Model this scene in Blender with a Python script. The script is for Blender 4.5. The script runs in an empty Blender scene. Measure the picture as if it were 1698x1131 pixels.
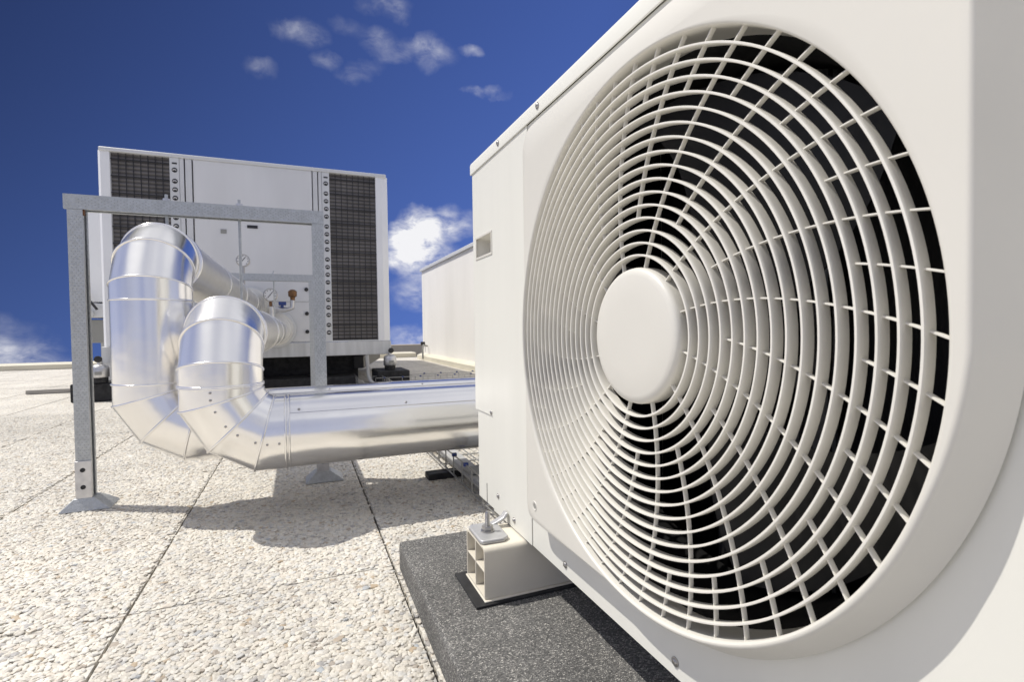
import bpy, math, random
import numpy as np
from mathutils import Vector, Matrix
random.seed(7); rng = np.random.default_rng(11)
PI = math.pi
S = bpy.context.scene

# ---------------------------------------------------------------- camera
EYE = Vector((0, 0, .537))
def cam_axes(yaw, pitch, roll):
    f = Vector((math.sin(yaw)*math.cos(pitch), math.cos(yaw)*math.cos(pitch), math.sin(pitch)))
    r = Vector((math.cos(yaw), -math.sin(yaw), 0)); u = r.cross(f)
    c, s = math.cos(roll), math.sin(roll)
    return c*r+s*u, -s*r+c*u, f
r_, u_, f_ = cam_axes(.3913, -.0255, -.0135)
cd = bpy.data.cameras.new('camera'); cam = bpy.data.objects.new('camera', cd); S.collection.objects.link(cam)
cam.matrix_world = Matrix(((r_.x, u_.x, -f_.x, EYE.x), (r_.y, u_.y, -f_.y, EYE.y), (r_.z, u_.z, -f_.z, EYE.z), (0, 0, 0, 1)))
cd.sensor_width = 36; cd.lens = 850/1698*36; cd.clip_start = .01; cd.clip_end = 500
cd.dof.use_dof = True; cd.dof.focus_distance = .85; cd.dof.aperture_fstop = 18
S.camera = cam

# ---------------------------------------------------------------- sun and sky
SUN_DIR = Vector((-.54, .29, 1)).normalized()          # towards the sun
sun_el = math.asin(SUN_DIR.z)
sd = bpy.data.lights.new('sun', 'SUN'); sun = bpy.data.objects.new('sun', sd); S.collection.objects.link(sun)
sd.energy = 4.0; sd.angle = math.radians(.53); sd.color = (1, .955, .88)
sun.rotation_euler = SUN_DIR.to_track_quat('Z', 'Y').to_euler()
W = bpy.data.worlds.new('World'); S.world = W; W.use_nodes = True
nt = W.node_tree; nt.nodes.clear()
def N(t, **k):
    n = nt.nodes.new(t)
    for a, b in k.items(): setattr(n, a, b)
    return n
def L(a, b): nt.links.new(a, b)
def vm(op, a, b=None):
    n = N('ShaderNodeVectorMath', operation=op)
    for i, v in enumerate((a, b)):
        if v is None: continue
        if isinstance(v, (tuple, list, Vector)): n.inputs[i].default_value = v
        else: L(v, n.inputs[i])
    return n
def mt(op, a, b=None, clamp=False):
    n = N('ShaderNodeMath', operation=op); n.use_clamp = clamp
    for i, v in enumerate((a, b)):
        if v is None: continue
        if isinstance(v, (int, float)): n.inputs[i].default_value = v
        else: L(v, n.inputs[i])
    return n.outputs[0]
tc = N('ShaderNodeTexCoord'); sep = N('ShaderNodeSeparateXYZ'); L(tc.outputs['Generated'], sep.inputs[0])
cmb = N('ShaderNodeCombineXYZ'); L(sep.outputs[0], cmb.inputs[0]); L(sep.outputs[1], cmb.inputs[1])
# the sky below the horizon line continues with the colour of the haze above it; the air is clear
zz = mt('MAXIMUM', mt('ADD', mt('MULTIPLY', sep.outputs[2], .5), .42), .40)
L(zz, cmb.inputs[2])
nrm = vm('NORMALIZE', cmb.outputs[0])
sky = N('ShaderNodeTexSky', sky_type='NISHITA'); sky.sun_disc = False
sky.sun_elevation = sun_el; sky.sun_rotation = math.atan2(SUN_DIR.x, SUN_DIR.y)
sky.altitude = 1500; sky.air_density = 1.0; sky.dust_density = .1; sky.ozone_density = 3.0
L(nrm.outputs[0], sky.inputs[0])
hs = N('ShaderNodeHueSaturation'); hs.inputs['Saturation'].default_value = 1.18; hs.inputs['Value'].default_value = 1.15; hs.inputs['Hue'].default_value = .522
L(sky.outputs[0], hs.inputs['Color'])
def ray(x, y):
    return (f_*850 + r_*(x-849) - u_*(y-565.5)).normalized()
# wisps of cloud: direction on the sky, radius, flattening, strength
blobs = [(498, 52, 0.047, 2.18, 0.226), (476, 44, 0.0282, 1.72, 0.134), (434, 110, 0.0301, 1.72, 0.172), (538, 98, 0.032, 2.3, 0.204), (575, 45, 0.0329, 2.07, 0.108), (628, 8, 0.0423, 2.53, 0.161), (655, 16, 0.0301, 1.61, 0.226),
         (630, 66, 0.0395, 2.3, 0.193), (655, 92, 0.0376, 2.53, 0.161), (690, 78, 0.0432, 2.3, 0.204), (722, 92, 0.0395, 1.61, 0.269), (708, 68, 0.0282, 1.84, 0.215), (777, 86, 0.0197, 1.84, 0.403), (588, 122, 0.032, 2.53, 0.139), (808, 155, 0.0423, 4.02, 0.215), (783, 152, 0.0282, 3.45, 0.161), (610, 108, 0.0376, 2.3, 0.108),
         (690, 388, 0.056, 1, 1.7), (745, 372, 0.06, 1.7, 0.8), (668, 420, 0.05, 1, 1.2), (715, 430, 0.055, 1.1, 1), (700, 480, 0.07, 1.4, 0.55), (690, 560, 0.09, 3.5, 0.5), (5, 600, 0.075, 1.9, 0.465), (50, 622, 0.1, 4, 0.3), (-60, 580, 0.1, 1.9, 0.3)]
wn = N('ShaderNodeTexNoise'); wn.inputs['Scale'].default_value = 22; wn.inputs['Detail'].default_value = 5; L(tc.outputs['Generated'], wn.inputs['Vector'])
wo = vm('SUBTRACT', wn.outputs['Color'], (.5, .5, .5)); ws = vm('SCALE', wo.outputs[0]); ws.inputs['Scale'].default_value = .045
wd = vm('ADD', tc.outputs['Generated'], ws.outputs[0])
# the clear sky is darkest a quarter turn from the sun, high on the left, and palest low on the right
pol = mt('ADD', mt('ADD', mt('MULTIPLY', vm('DOT_PRODUCT', tc.outputs['Generated'], r_).outputs['Value'], 1.32), mt('MULTIPLY', vm('DOT_PRODUCT', tc.outputs['Generated'], u_).outputs['Value'], -.80)), 1.54)
pol = mt('MINIMUM', mt('MAXIMUM', pol, .36), 1.3)
# beyond the dark band, towards the sun and behind, the sky is bright again
ob = N('ShaderNodeMapRange'); L(vm('DOT_PRODUCT', tc.outputs['Generated'], f_).outputs['Value'], ob.inputs[0]); ob.inputs[1].default_value = .64; ob.inputs[2].default_value = .30
ob.inputs[3].default_value = 0; ob.inputs[4].default_value = .95
pol = mt('MAXIMUM', pol, ob.outputs[0])
acc = None
for (x, y, r, fl, st) in blobs:
    c = ray(x, y); d = vm('SUBTRACT', wd.outputs[0], c)
    d = vm('MULTIPLY', d.outputs[0], (1/r, 1/r, fl/r)); ln = vm('LENGTH', d.outputs[0])
    v = mt('MULTIPLY', mt('POWER', mt('SUBTRACT', 1, ln.outputs['Value'], True), 1.1), st)
    acc = v if acc is None else mt('ADD', acc, v)
# high clouds overhead and behind, outside the frame: they are what the metal cladding mirrors
cn = N('ShaderNodeTexNoise'); cn.inputs['Scale'].default_value = 17; cn.inputs['Detail'].default_value = 8; cn.inputs['Roughness'].default_value = .62; cn.inputs['Distortion'].default_value = .35
mp = N('ShaderNodeMapping'); mp.inputs['Scale'].default_value = (1.4, 1.4, 2.4); mp.inputs['Rotation'].default_value = (.2, .3, .1); L(tc.outputs['Generated'], mp.inputs[0]); L(mp.outputs[0], cn.inputs['Vector'])
mr = N('ShaderNodeMapRange'); L(cn.outputs[0], mr.inputs[0]); mr.inputs[1].default_value = .30; mr.inputs[2].default_value = .78
cl = mt('MULTIPLY', acc, mt('MULTIPLY', mr.outputs[0], 1.9), True)
back = N('ShaderNodeMapRange'); L(vm('DOT_PRODUCT', tc.outputs['Generated'], (0.05, -.97, .25)).outputs['Value'], back.inputs[0]); back.inputs[1].default_value = -.35; back.inputs[2].default_value = .25
bn = N('ShaderNodeTexNoise'); bn.inputs['Scale'].default_value = 1.6; bn.inputs['Detail'].default_value = 6; L(tc.outputs['Generated'], bn.inputs['Vector'])
br = N('ShaderNodeMapRange'); L(bn.outputs[0], br.inputs[0]); br.inputs[1].default_value = .15; br.inputs[2].default_value = .48
over = N('ShaderNodeMapRange'); L(sep.outputs[2], over.inputs[0]); over.inputs[1].default_value = .57; over.inputs[2].default_value = .70
cover = mt('MAXIMUM', mt('MULTIPLY', back.outputs[0], .55), over.outputs[0])
cl2 = mt('MULTIPLY', mt('MULTIPLY', cover, br.outputs[0]), .85)
cl = mt('MAXIMUM', mt('MAXIMUM', cl, cl2), mt('MULTIPLY', mt('MULTIPLY', ob.outputs[0], br.outputs[0]), .42), True)
mx = N('ShaderNodeMix', data_type='RGBA'); L(cl, mx.inputs['Factor'])
cs = vm('SCALE', hs.outputs[0]); L(pol, cs.inputs['Scale']); L(cs.outputs[0], mx.inputs['A']); mx.inputs['B'].default_value = (10.6, 10.6, 10.9, 1)
bg = N('ShaderNodeBackground'); bg.inputs['Strength'].default_value = .085; L(mx.outputs['Result'], bg.inputs['Color'])
wout = N('ShaderNodeOutputWorld'); L(bg.outputs[0], wout.inputs[0])
S.view_settings.view_transform = 'Standard'; S.view_settings.look = 'None'; S.view_settings.gamma = 1; S.view_settings.exposure = 0
try:
    S.cycles.max_bounces = 8; S.cycles.glossy_bounces = 6; S.cycles.diffuse_bounces = 4
except Exception: pass

# ---------------------------------------------------------------- materials
def mat(name, col, rough=.5, metal=0., spec=.5, noise=None, bump=None, coord='Object', coat=0):
    """noise=(scale, amount, detail) varies the colour; bump=list of (kind, scale, strength, distance[, stretch])"""
    m = bpy.data.materials.new(name); m.use_nodes = True; t = m.node_tree; b = t.nodes['Principled BSDF']
    b.inputs['Base Color'].default_value = (*col, 1); b.inputs['Roughness'].default_value = rough; b.inputs['Metallic'].default_value = metal
    b.inputs['Specular IOR Level'].default_value = spec; b.inputs['Coat Weight'].default_value = coat
    tcn = t.nodes.new('ShaderNodeTexCoord')
    if noise:
        n = t.nodes.new('ShaderNodeTexNoise'); n.inputs['Scale'].default_value = noise[0]; n.inputs['Detail'].default_value = noise[2] if len(noise) > 2 else 4
        mpn = t.nodes.new('ShaderNodeMapping'); mpn.inputs['Scale'].default_value = noise[3] if len(noise) > 3 else (1, 1, 1)
        t.links.new(tcn.outputs[coord], mpn.inputs[0]); t.links.new(mpn.outputs[0], n.inputs['Vector'])
        r = t.nodes.new('ShaderNodeMapRange'); r.inputs[1].default_value = .3; r.inputs[2].default_value = .7
        r.inputs[3].default_value = 1-noise[1]; r.inputs[4].default_value = 1+noise[1]*.5; t.links.new(n.outputs[0], r.inputs[0])
        v = t.nodes.new('ShaderNodeVectorMath'); v.operation = 'SCALE'; v.inputs[0].default_value = col; t.links.new(r.outputs[0], v.inputs['Scale'])
        t.links.new(v.outputs[0], b.inputs['Base Color'])
        r2 = t.nodes.new('ShaderNodeMapRange'); r2.inputs[1].default_value = .3; r2.inputs[2].default_value = .7
        r2.inputs[3].default_value = min(1, rough*1.25); r2.inputs[4].default_value = rough*.85; t.links.new(n.outputs[0], r2.inputs[0]); t.links.new(r2.outputs[0], b.inputs['Roughness'])
    prev = None
    for q in (bump or []):
        kind, sc, st, ds = q[:4]
        mpn = t.nodes.new('ShaderNodeMapping'); mpn.inputs['Scale'].default_value = q[4] if len(q) > 4 else (1, 1, 1); t.links.new(tcn.outputs[coord], mpn.inputs[0])
        if kind == 'vor':
            n = t.nodes.new('ShaderNodeTexVoronoi'); n.inputs['Scale'].default_value = sc; out = n.outputs['Distance']
        else:
            n = t.nodes.new('ShaderNodeTexNoise'); n.inputs['Scale'].default_value = sc; n.inputs['Detail'].default_value = 3; out = n.outputs[0]
        t.links.new(mpn.outputs[0], n.inputs['Vector'])
        bp = t.nodes.new('ShaderNodeBump'); bp.inputs['Strength'].default_value = st; bp.inputs['Distance'].default_value = ds; t.links.new(out, bp.inputs['Height'])
        if prev: t.links.new(prev.outputs[0], bp.inputs['Normal'])
        prev = bp
    if prev: t.links.new(prev.outputs[0], b.inputs['Normal'])
    return m
M = {}
M['paint'] = mat('cream_paint', (.755, .75, .69), .42, noise=(6, .05, 7, (1, 1.6, .22)), bump=[('noise', 900, .05, .0004), ('noise', 7, .10, .004)])
M['plastic'] = mat('cream_plastic', (.665, .648, .592), .40, noise=(9, .03, 6), bump=[('noise', 1400, .06, .0003)])
M['foot'] = mat('warm_cream_plastic', (.70, .655, .555), .45, noise=(12, .06, 6), bump=[('noise', 700, .06, .0003)])
M['grille'] = mat('grille_plastic', (.74, .72, .66), .36, noise=(30, .06, 4), bump=[('noise', 300, .08, .0004)])
M['inner'] = mat('dark_interior', (.006, .006, .006), .7, spec=.2)
M['blade'] = mat('fan_blade_plastic', (.013, .013, .014), .45, noise=(12, .3, 5), spec=.3)
M['strip'] = mat('inner_tube_metal', (.16, .165, .175), .4, .4, bump=[('noise', 400, .8, .002, (.2, .2, 1))])
M['fins'] = mat('inner_coil_fins', (.012, .012, .013), .7, 0, bump=[('noise', 500, .5, .002, (1, 1, .05))])
M['white'] = mat('white_paint', (.68, .685, .69), .45, noise=(3, .08, 7, (1, 1, .3)), bump=[('noise', 6, .1, .006)])
M['cornerwhite'] = mat('bright_white_paint', (.80, .81, .82), .4, noise=(3, .04, 5))
M['white_trim'] = mat('white_trim', (.62, .63, .635), .45, noise=(4, .07, 5))
M['rail'] = mat('streaked_white_rail', (.60, .61, .61), .5, noise=(7, .16, 6, (3, 3, .25)))
M['wall'] = mat('white_wall_render', (.83, .81, .77), .7, noise=(1.6, .09, 7, (1, 1, .25)), bump=[('noise', 60, .12, .003)])
M['clad'] = mat('bright_aluminium_cladding', (.93, .92, .905), .21, 1., noise=(3, .06, 5), bump=[('noise', 5, .22, .012), ('noise', 17, .06, .004), ('noise', 260, .02, .0006)])
M['clad_dull'] = mat('weathered_aluminium_cladding', (.80, .79, .76), .30, 1., noise=(5, .12, 6), bump=[('noise', 7, .2, .01), ('noise', 50, .08, .002)])
M['clad_white'] = mat('white_coated_cladding', (.72, .71, .67), .32, 0., noise=(6, .10, 6), bump=[('noise', 12, .2, .006)], coat=.3)
M['galv'] = mat('galvanised_steel', (.47, .49, .50), .45, .5, noise=(90, .12, 6), bump=[('vor', 210, .55, .0016, (1, 1, 1)), ('noise', 60, .2, .001)])
M['zinc'] = mat('zinc_casting', (.60, .60, .61), .34, .8, noise=(40, .15, 5), bump=[('noise', 90, .15, .001)])
M['cast'] = mat('grey_casting', (.50, .50, .50), .42, .5, noise=(60, .15, 5), bump=[('noise', 120, .2, .001)])
M['screw'] = mat('steel_screw', (.42, .41, .40), .3, .9)
M['dark'] = mat('dark_metal', (.03, .03, .032), .45, .3)
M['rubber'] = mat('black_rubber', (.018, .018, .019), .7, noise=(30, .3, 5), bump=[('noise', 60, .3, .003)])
M['brass'] = mat('brass', (.20, .11, .055), .4, .8, noise=(40, .25, 4))
M['blue'] = mat('blue_plastic', (.025, .05, .20), .4)
M['wire'] = mat('zinc_wire', (.38, .38, .37), .4, .8)
M['dial'] = mat('gauge_dial', (.75, .75, .75), .3)
M['conduit'] = mat('grey_conduit', (.42, .42, .41), .5, bump=[('noise', 80, .2, .002)])
M['trunk'] = mat('pale_trunking', (.42, .42, .41), .5, noise=(8, .1, 5))
M['curb'] = mat('cream_curb_flashing', (.66, .62, .50), .6, noise=(1.5, .14, 6, (1, 1, 5)))
M['curb2'] = mat('tan_curb_flashing', (.42, .36, .26), .7, noise=(2, .2, 6))
M['mortar'] = mat('mortar', (.16, .15, .14), .9, noise=(60, .2, 4), bump=[('noise', 300, .5, .002)])
M['plank'] = mat('weathered_plank', (.36, .34, .31), .8, noise=(6, .2, 5, (1, 10, 10)))
M['tag'] = mat('grey_tag', (.28, .28, .26), .5)

def granular(name):
    m = bpy.data.materials.new(name); m.use_nodes = True; t = m.node_tree; b = t.nodes['Principled BSDF']
    tcn = t.nodes.new('ShaderNodeTexCoord')
    v = t.nodes.new('ShaderNodeTexVoronoi'); v.inputs['Scale'].default_value = 560; t.links.new(tcn.outputs['Object'], v.inputs['Vector'])
    s = t.nodes.new('ShaderNodeSeparateColor'); t.links.new(v.outputs['Color'], s.inputs[0])
    cr = t.nodes.new('ShaderNodeValToRGB'); e = cr.color_ramp.elements
    e[0].position = 0; e[0].color = (.07, .07, .068, 1); e[1].position = 1; e[1].color = (.55, .53, .49, 1)
    for p, c in ((.55, (.155, .153, .147)), (.86, (.25, .244, .23))):
        q = e.new(p); q.color = (*c, 1)
    t.links.new(s.outputs[0], cr.inputs[0])
    n = t.nodes.new('ShaderNodeTexNoise'); n.inputs['Scale'].default_value = 9; n.inputs['Detail'].default_value = 6; t.links.new(tcn.outputs['Object'], n.inputs['Vector'])
    r = t.nodes.new('ShaderNodeMapRange'); r.inputs[1].default_value = .3; r.inputs[2].default_value = .7; r.inputs[3].default_value = .8; r.inputs[4].default_value = 1.2; t.links.new(n.outputs[0], r.inputs[0])
    mul = t.nodes.new('ShaderNodeVectorMath'); mul.operation = 'SCALE'; t.links.new(cr.outputs[0], mul.inputs[0]); t.links.new(r.outputs[0], mul.inputs['Scale']); t.links.new(mul.outputs[0], b.inputs['Base Color'])
    b.inputs['Roughness'].default_value = .85
    n2 = t.nodes.new('ShaderNodeTexNoise'); n2.inputs['Scale'].default_value = 240; n2.inputs['Detail'].default_value = 4; t.links.new(tcn.outputs['Object'], n2.inputs['Vector'])
    b1 = t.nodes.new('ShaderNodeBump'); b1.inputs['Strength'].default_value = .8; b1.inputs['Distance'].default_value = .003; t.links.new(v.outputs['Distance'], b1.inputs['Height'])
    b2 = t.nodes.new('ShaderNodeBump'); b2.inputs['Strength'].default_value = .6; b2.inputs['Distance'].default_value = .002; t.links.new(n2.outputs[0], b2.inputs['Height']); t.links.new(b1.outputs[0], b2.inputs['Normal'])
    t.links.new(b2.outputs[0], b.inputs['Normal'])
    return m
M['pad'] = granular('granular_rubber')
STONE = [(0, (.50, .47, .42)), (.14, (.66, .62, .54)), (.36, (.74, .70, .61)), (.60, (.59, .58, .55)), (.70, (.76, .73, .66)), (.90, (.66, .60, .51)), (.955, (.40, .39, .38)), (.985, (.50, .40, .28)), (1, (.44, .47, .49))]
def stone_ramp(t):
    cr = t.nodes.new('ShaderNodeValToRGB'); e = cr.color_ramp.elements
    e[0].position = 0; e[0].color = (*STONE[0][1], 1); e[1].position = 1; e[1].color = (*STONE[-1][1], 1)
    for p, c in STONE[1:-1]:
        q = e.new(p); q.color = (*c, 1)
    return cr
def paving():
    m = bpy.data.materials.new('exposed_aggregate'); m.use_nodes = True; t = m.node_tree; b = t.nodes['Principled BSDF']
    tcn = t.nodes.new('ShaderNodeTexCoord')
    v = t.nodes.new('ShaderNodeTexVoronoi'); v.inputs['Scale'].default_value = 95; t.links.new(tcn.outputs['Object'], v.inputs['Vector'])
    s = t.nodes.new('ShaderNodeSeparateColor'); t.links.new(v.outputs['Color'], s.inputs[0]); cr = stone_ramp(t); t.links.new(s.outputs[0], cr.inputs[0])
    n = t.nodes.new('ShaderNodeTexNoise'); n.inputs['Scale'].default_value = 2.5; n.inputs['Detail'].default_value = 7; t.links.new(tcn.outputs['Object'], n.inputs['Vector'])
    r = t.nodes.new('ShaderNodeMapRange'); r.inputs[1].default_value = .3; r.inputs[2].default_value = .7; r.inputs[3].default_value = .80; r.inputs[4].default_value = 1.02; t.links.new(n.outputs[0], r.inputs[0])
    mul = t.nodes.new('ShaderNodeVectorMath'); mul.operation = 'SCALE'; t.links.new(cr.outputs[0], mul.inputs[0]); t.links.new(r.outputs[0], mul.inputs['Scale']); t.links.new(mul.outputs[0], b.inputs['Base Color'])
    b1 = t.nodes.new('ShaderNodeBump'); b1.inputs['Strength'].default_value = 1; b1.inputs['Distance'].default_value = .006; b1.invert = True; t.links.new(v.outputs['Distance'], b1.inputs['Height'])
    t.links.new(b1.outputs[0], b.inputs['Normal']); b.inputs['Roughness'].default_value = .7
    return m
M['paving'] = paving()
def pebble_mat():
    m = bpy.data.materials.new('pebble_stone'); m.use_nodes = True; t = m.node_tree; b = t.nodes['Principled BSDF']
    a = t.nodes.new('ShaderNodeAttribute'); a.attribute_type = 'INSTANCER'; a.attribute_name = 'tint'
    cr = stone_ramp(t); t.links.new(a.outputs['Fac'], cr.inputs[0])
    g = t.nodes.new('ShaderNodeNewGeometry')
    n = t.nodes.new('ShaderNodeTexNoise'); n.inputs['Scale'].default_value = 260; n.inputs['Detail'].default_value = 3; t.links.new(g.outputs['Position'], n.inputs['Vector'])
    r = t.nodes.new('ShaderNodeMapRange'); r.inputs[1].default_value = .3; r.inputs[2].default_value = .7; r.inputs[3].default_value = .86; r.inputs[4].default_value = 1.08; t.links.new(n.outputs[0], r.inputs[0])
    n2 = t.nodes.new('ShaderNodeTexNoise'); n2.inputs['Scale'].default_value = 2.5; n2.inputs['Detail'].default_value = 6; t.links.new(g.outputs['Position'], n2.inputs['Vector'])
    r2 = t.nodes.new('ShaderNodeMapRange'); r2.inputs[1].default_value = .3; r2.inputs[2].default_value = .7; r2.inputs[3].default_value = .84; r2.inputs[4].default_value = 1.04; t.links.new(n2.outputs[0], r2.inputs[0])
    mm = t.nodes.new('ShaderNodeMath'); mm.operation = 'MULTIPLY'; t.links.new(r.outputs[0], mm.inputs[0]); t.links.new(r2.outputs[0], mm.inputs[1])
    a2 = t.nodes.new('ShaderNodeAttribute'); a2.attribute_type = 'INSTANCER'; a2.attribute_name = 'tone'
    m3 = t.nodes.new('ShaderNodeMath'); m3.operation = 'MULTIPLY'; t.links.new(mm.outputs[0], m3.inputs[0]); t.links.new(a2.outputs['Fac'], m3.inputs[1]); mm = m3
    mul = t.nodes.new('ShaderNodeVectorMath'); mul.operation = 'SCALE'; t.links.new(cr.outputs[0], mul.inputs[0]); t.links.new(mm.outputs[0], mul.inputs['Scale']); t.links.new(mul.outputs[0], b.inputs['Base Color'])
    b.inputs['Roughness'].default_value = .6; b.inputs['Specular IOR Level'].default_value = .35
    return m
M['pebble'] = pebble_mat()
def roofing():
    m = mat('grey_roofing_felt', (.27, .27, .255), .85, noise=(14, .22, 7), bump=[('noise', 120, .5, .004), ('vor', 45, .4, .004)])
    return m
M['felt'] = roofing(); M['punched'] = mat('punched_recess', (.34, .355, .365), .5, .4)
def coil_mat():
    m = bpy.data.materials.new('condenser_fins'); m.use_nodes = True; t = m.node_tree; b = t.nodes['Principled BSDF']
    tcn = t.nodes.new('ShaderNodeTexCoord'); w = t.nodes.new('ShaderNodeTexWave'); w.bands_direction = 'Z'; w.inputs['Scale'].default_value = 9; w.inputs['Distortion'].default_value = .4
    t.links.new(tcn.outputs['Object'], w.inputs['Vector'])
    n = t.nodes.new('ShaderNodeTexNoise'); n.inputs['Scale'].default_value = 4; n.inputs['Detail'].default_value = 8; t.links.new(tcn.outputs['Object'], n.inputs['Vector'])
    cr = t.nodes.new('ShaderNodeValToRGB'); e = cr.color_ramp.elements; e[0].color = (.070, .064, .060, 1); e[1].color = (.17, .16, .155, 1)
    t.links.new(w.outputs['Fac'], cr.inputs[0])
    r = t.nodes.new('ShaderNodeMapRange'); r.inputs[1].default_value = .3; r.inputs[2].default_value = .7; r.inputs[3].default_value = .7; r.inputs[4].default_value = 1.2; t.links.new(n.outputs[0], r.inputs[0])
    mul = t.nodes.new('ShaderNodeVectorMath'); mul.operation = 'SCALE'; t.links.new(cr.outputs[0], mul.inputs[0]); t.links.new(r.outputs[0], mul.inputs['Scale']); t.links.new(mul.outputs[0], b.inputs['Base Color'])
    bp = t.nodes.new('ShaderNodeBump'); bp.inputs['Distance'].default_value = .006; t.links.new(w.outputs['Fac'], bp.inputs['Height']); t.links.new(bp.outputs[0], b.inputs['Normal'])
    b.inputs['Roughness'].default_value = .6
    return m
M['coil'] = coil_mat()

# ---------------------------------------------------------------- mesh helpers
class MB:
    def __init__(s): s.v = []; s.f = []
    def add(s, vs, fs):
        o = len(s.v); s.v += [tuple(map(float, p)) for p in vs]; s.f += [tuple(i+o for i in f) for f in fs]; return s
    def box(s, a, b):
        x0, y0, z0 = a; x1, y1, z1 = b
        return s.add([(x0, y0, z0), (x1, y0, z0), (x1, y1, z0), (x0, y1, z0), (x0, y0, z1), (x1, y0, z1), (x1, y1, z1), (x0, y1, z1)],
                     [(0, 3, 2, 1), (4, 5, 6, 7), (0, 1, 5, 4), (1, 2, 6, 5), (2, 3, 7, 6), (3, 0, 4, 7)])
    def prism(s, poly, axis, a, b):
        """extrude a 2-D polygon along axis from a to b; poly coordinates are the other two axes in order"""
        n = len(poly)
        def p(q, t): return {'x': (t, q[0], q[1]), 'y': (q[0], t, q[1]), 'z': (q[0], q[1], t)}[axis]
        return s.add([p(q, a) for q in poly]+[p(q, b) for q in poly], [tuple(range(n))[::-1], tuple(range(n, 2*n))]+[(i, (i+1) % n, n+(i+1) % n, n+i) for i in range(n)])
    def tube(s, pts, r, n=10, closed=False, caps=True):
        pts = [Vector(p) for p in pts]; k = len(pts); rings = []; up = None
        for i, p in enumerate(pts):
            if closed: t = (pts[(i+1) % k]-pts[i-1]).normalized()
            else: t = (pts[min(i+1, k-1)]-pts[max(i-1, 0)]).normalized()
            if up is None: up = Vector((0, 0, 1)) if abs(t.z) < .9 else Vector((1, 0, 0))
            a = (up-t*up.dot(t)).normalized(); up = a; b = t.cross(a)
            rr = r[i] if isinstance(r, (list, tuple)) else r
            rings.append([p+rr*(math.cos(2*PI*j/n)*a+math.sin(2*PI*j/n)*b) for j in range(n)])
        vs = [q for g in rings for q in g]; fs = []
        for i in range(k if closed else k-1):
            i2 = (i+1) % k
            for j in range(n): fs.append((i*n+j, i*n+(j+1) % n, i2*n+(j+1) % n, i2*n+j))
        if caps and not closed: fs += [tuple(range(n))[::-1], tuple(range((k-1)*n, k*n))]
        return s.add(vs, fs)
    def lathe(s, prof, c, axis, n=32):
        """prof: (radius, along axis) list; closed at ends when radius is 0"""
        c = Vector(c); ax = Vector(axis).normalized(); a = ax.orthogonal().normalized(); b = ax.cross(a); rings = []
        for (r, h) in prof: rings.append([c+ax*h+r*(math.cos(2*PI*j/n)*a+math.sin(2*PI*j/n)*b) for j in range(n)])
        vs = [q for g in rings for q in g]; fs = []
        for i in range(len(prof)-1):
            for j in range(n): fs.append((i*n+j, i*n+(j+1) % n, (i+1)*n+(j+1) % n, (i+1)*n+j))
        if prof[0][0] > 0 or True: fs.append(tuple(range(n))[::-1]); fs.append(tuple(range((len(prof)-1)*n, len(prof)*n)))
        return s.add(vs, fs)
    def build(s, name, m, parent=None, bevel=0, smooth=40, seg=2):
        me = bpy.data.meshes.new(name); me.from_pydata(s.v, [], s.f); me.update()
        import bmesh
        bm = bmesh.new(); bm.from_mesh(me); bmesh.ops.recalc_face_normals(bm, faces=bm.faces); bm.to_mesh(me); bm.free()
        if smooth:
            me.polygons.foreach_set('use_smooth', [True]*len(me.polygons)); me.set_sharp_from_angle(angle=math.radians(smooth))
        me.materials.append(m if not isinstance(m, str) else M[m])
        o = bpy.data.objects.new(name, me); S.collection.objects.link(o)
        if parent: o.parent = parent; o.matrix_parent_inverse = parent.matrix_world.inverted() if False else Matrix.Translation(-Vector(parent_loc(parent)))
        if bevel:
            q = o.modifiers.new('bevel', 'BEVEL'); q.width = bevel; q.segments = seg; q.limit_method = 'ANGLE'; q.angle_limit = math.radians(35)
        return o
def parent_loc(p):
    l = Vector(p.location)
    while p.parent: p = p.parent; l += Vector(p.location)+p.matrix_parent_inverse.translation if False else Vector(p.location)*0
    return l
def tag(o, label, cat, group=None, kind=None):
    if label: o['label'] = label
    if cat: o['category'] = cat
    if group: o['group'] = group
    if kind: o['kind'] = kind
    return o
def thing(name, label, cat, loc=(0, 0, 0), group=None):
    o = bpy.data.objects.new(name, None); S.collection.objects.link(o); o.location = loc; o.empty_display_size = .05
    return tag(o, label, cat, group)
def struct(o): o['kind'] = 'structure'; return o

# ================================================================ SETTING: roof
PX0, PY0, PSX, PSY = -.317, 1.168, .5, 1.08       # paving joints
mb = MB(); mb.add([(-14, -6, -.012), (9, -6, -.012), (9, 10.33, -.012), (-14, 10.33, -.012)], [(0, 1, 2, 3)])
struct(mb.build('ground', 'mortar', smooth=0))
mb = MB(); g = .0028
for i in range(-22, 7):
    for j in range(-4, 9):
        x0 = PX0+i*PSX; y0 = PY0+j*PSY
        if x0 > 2.2 or y0 > 9.8: continue
        dz = rng.uniform(-.0015, .0015)
        gy = .0016
        mb.box((x0+g, y0+gy, -.0105), (x0+PSX-g, min(y0+PSY-gy, 9.83), dz+.0004))
struct(mb.build('paving', 'paving', smooth=0))
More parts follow.
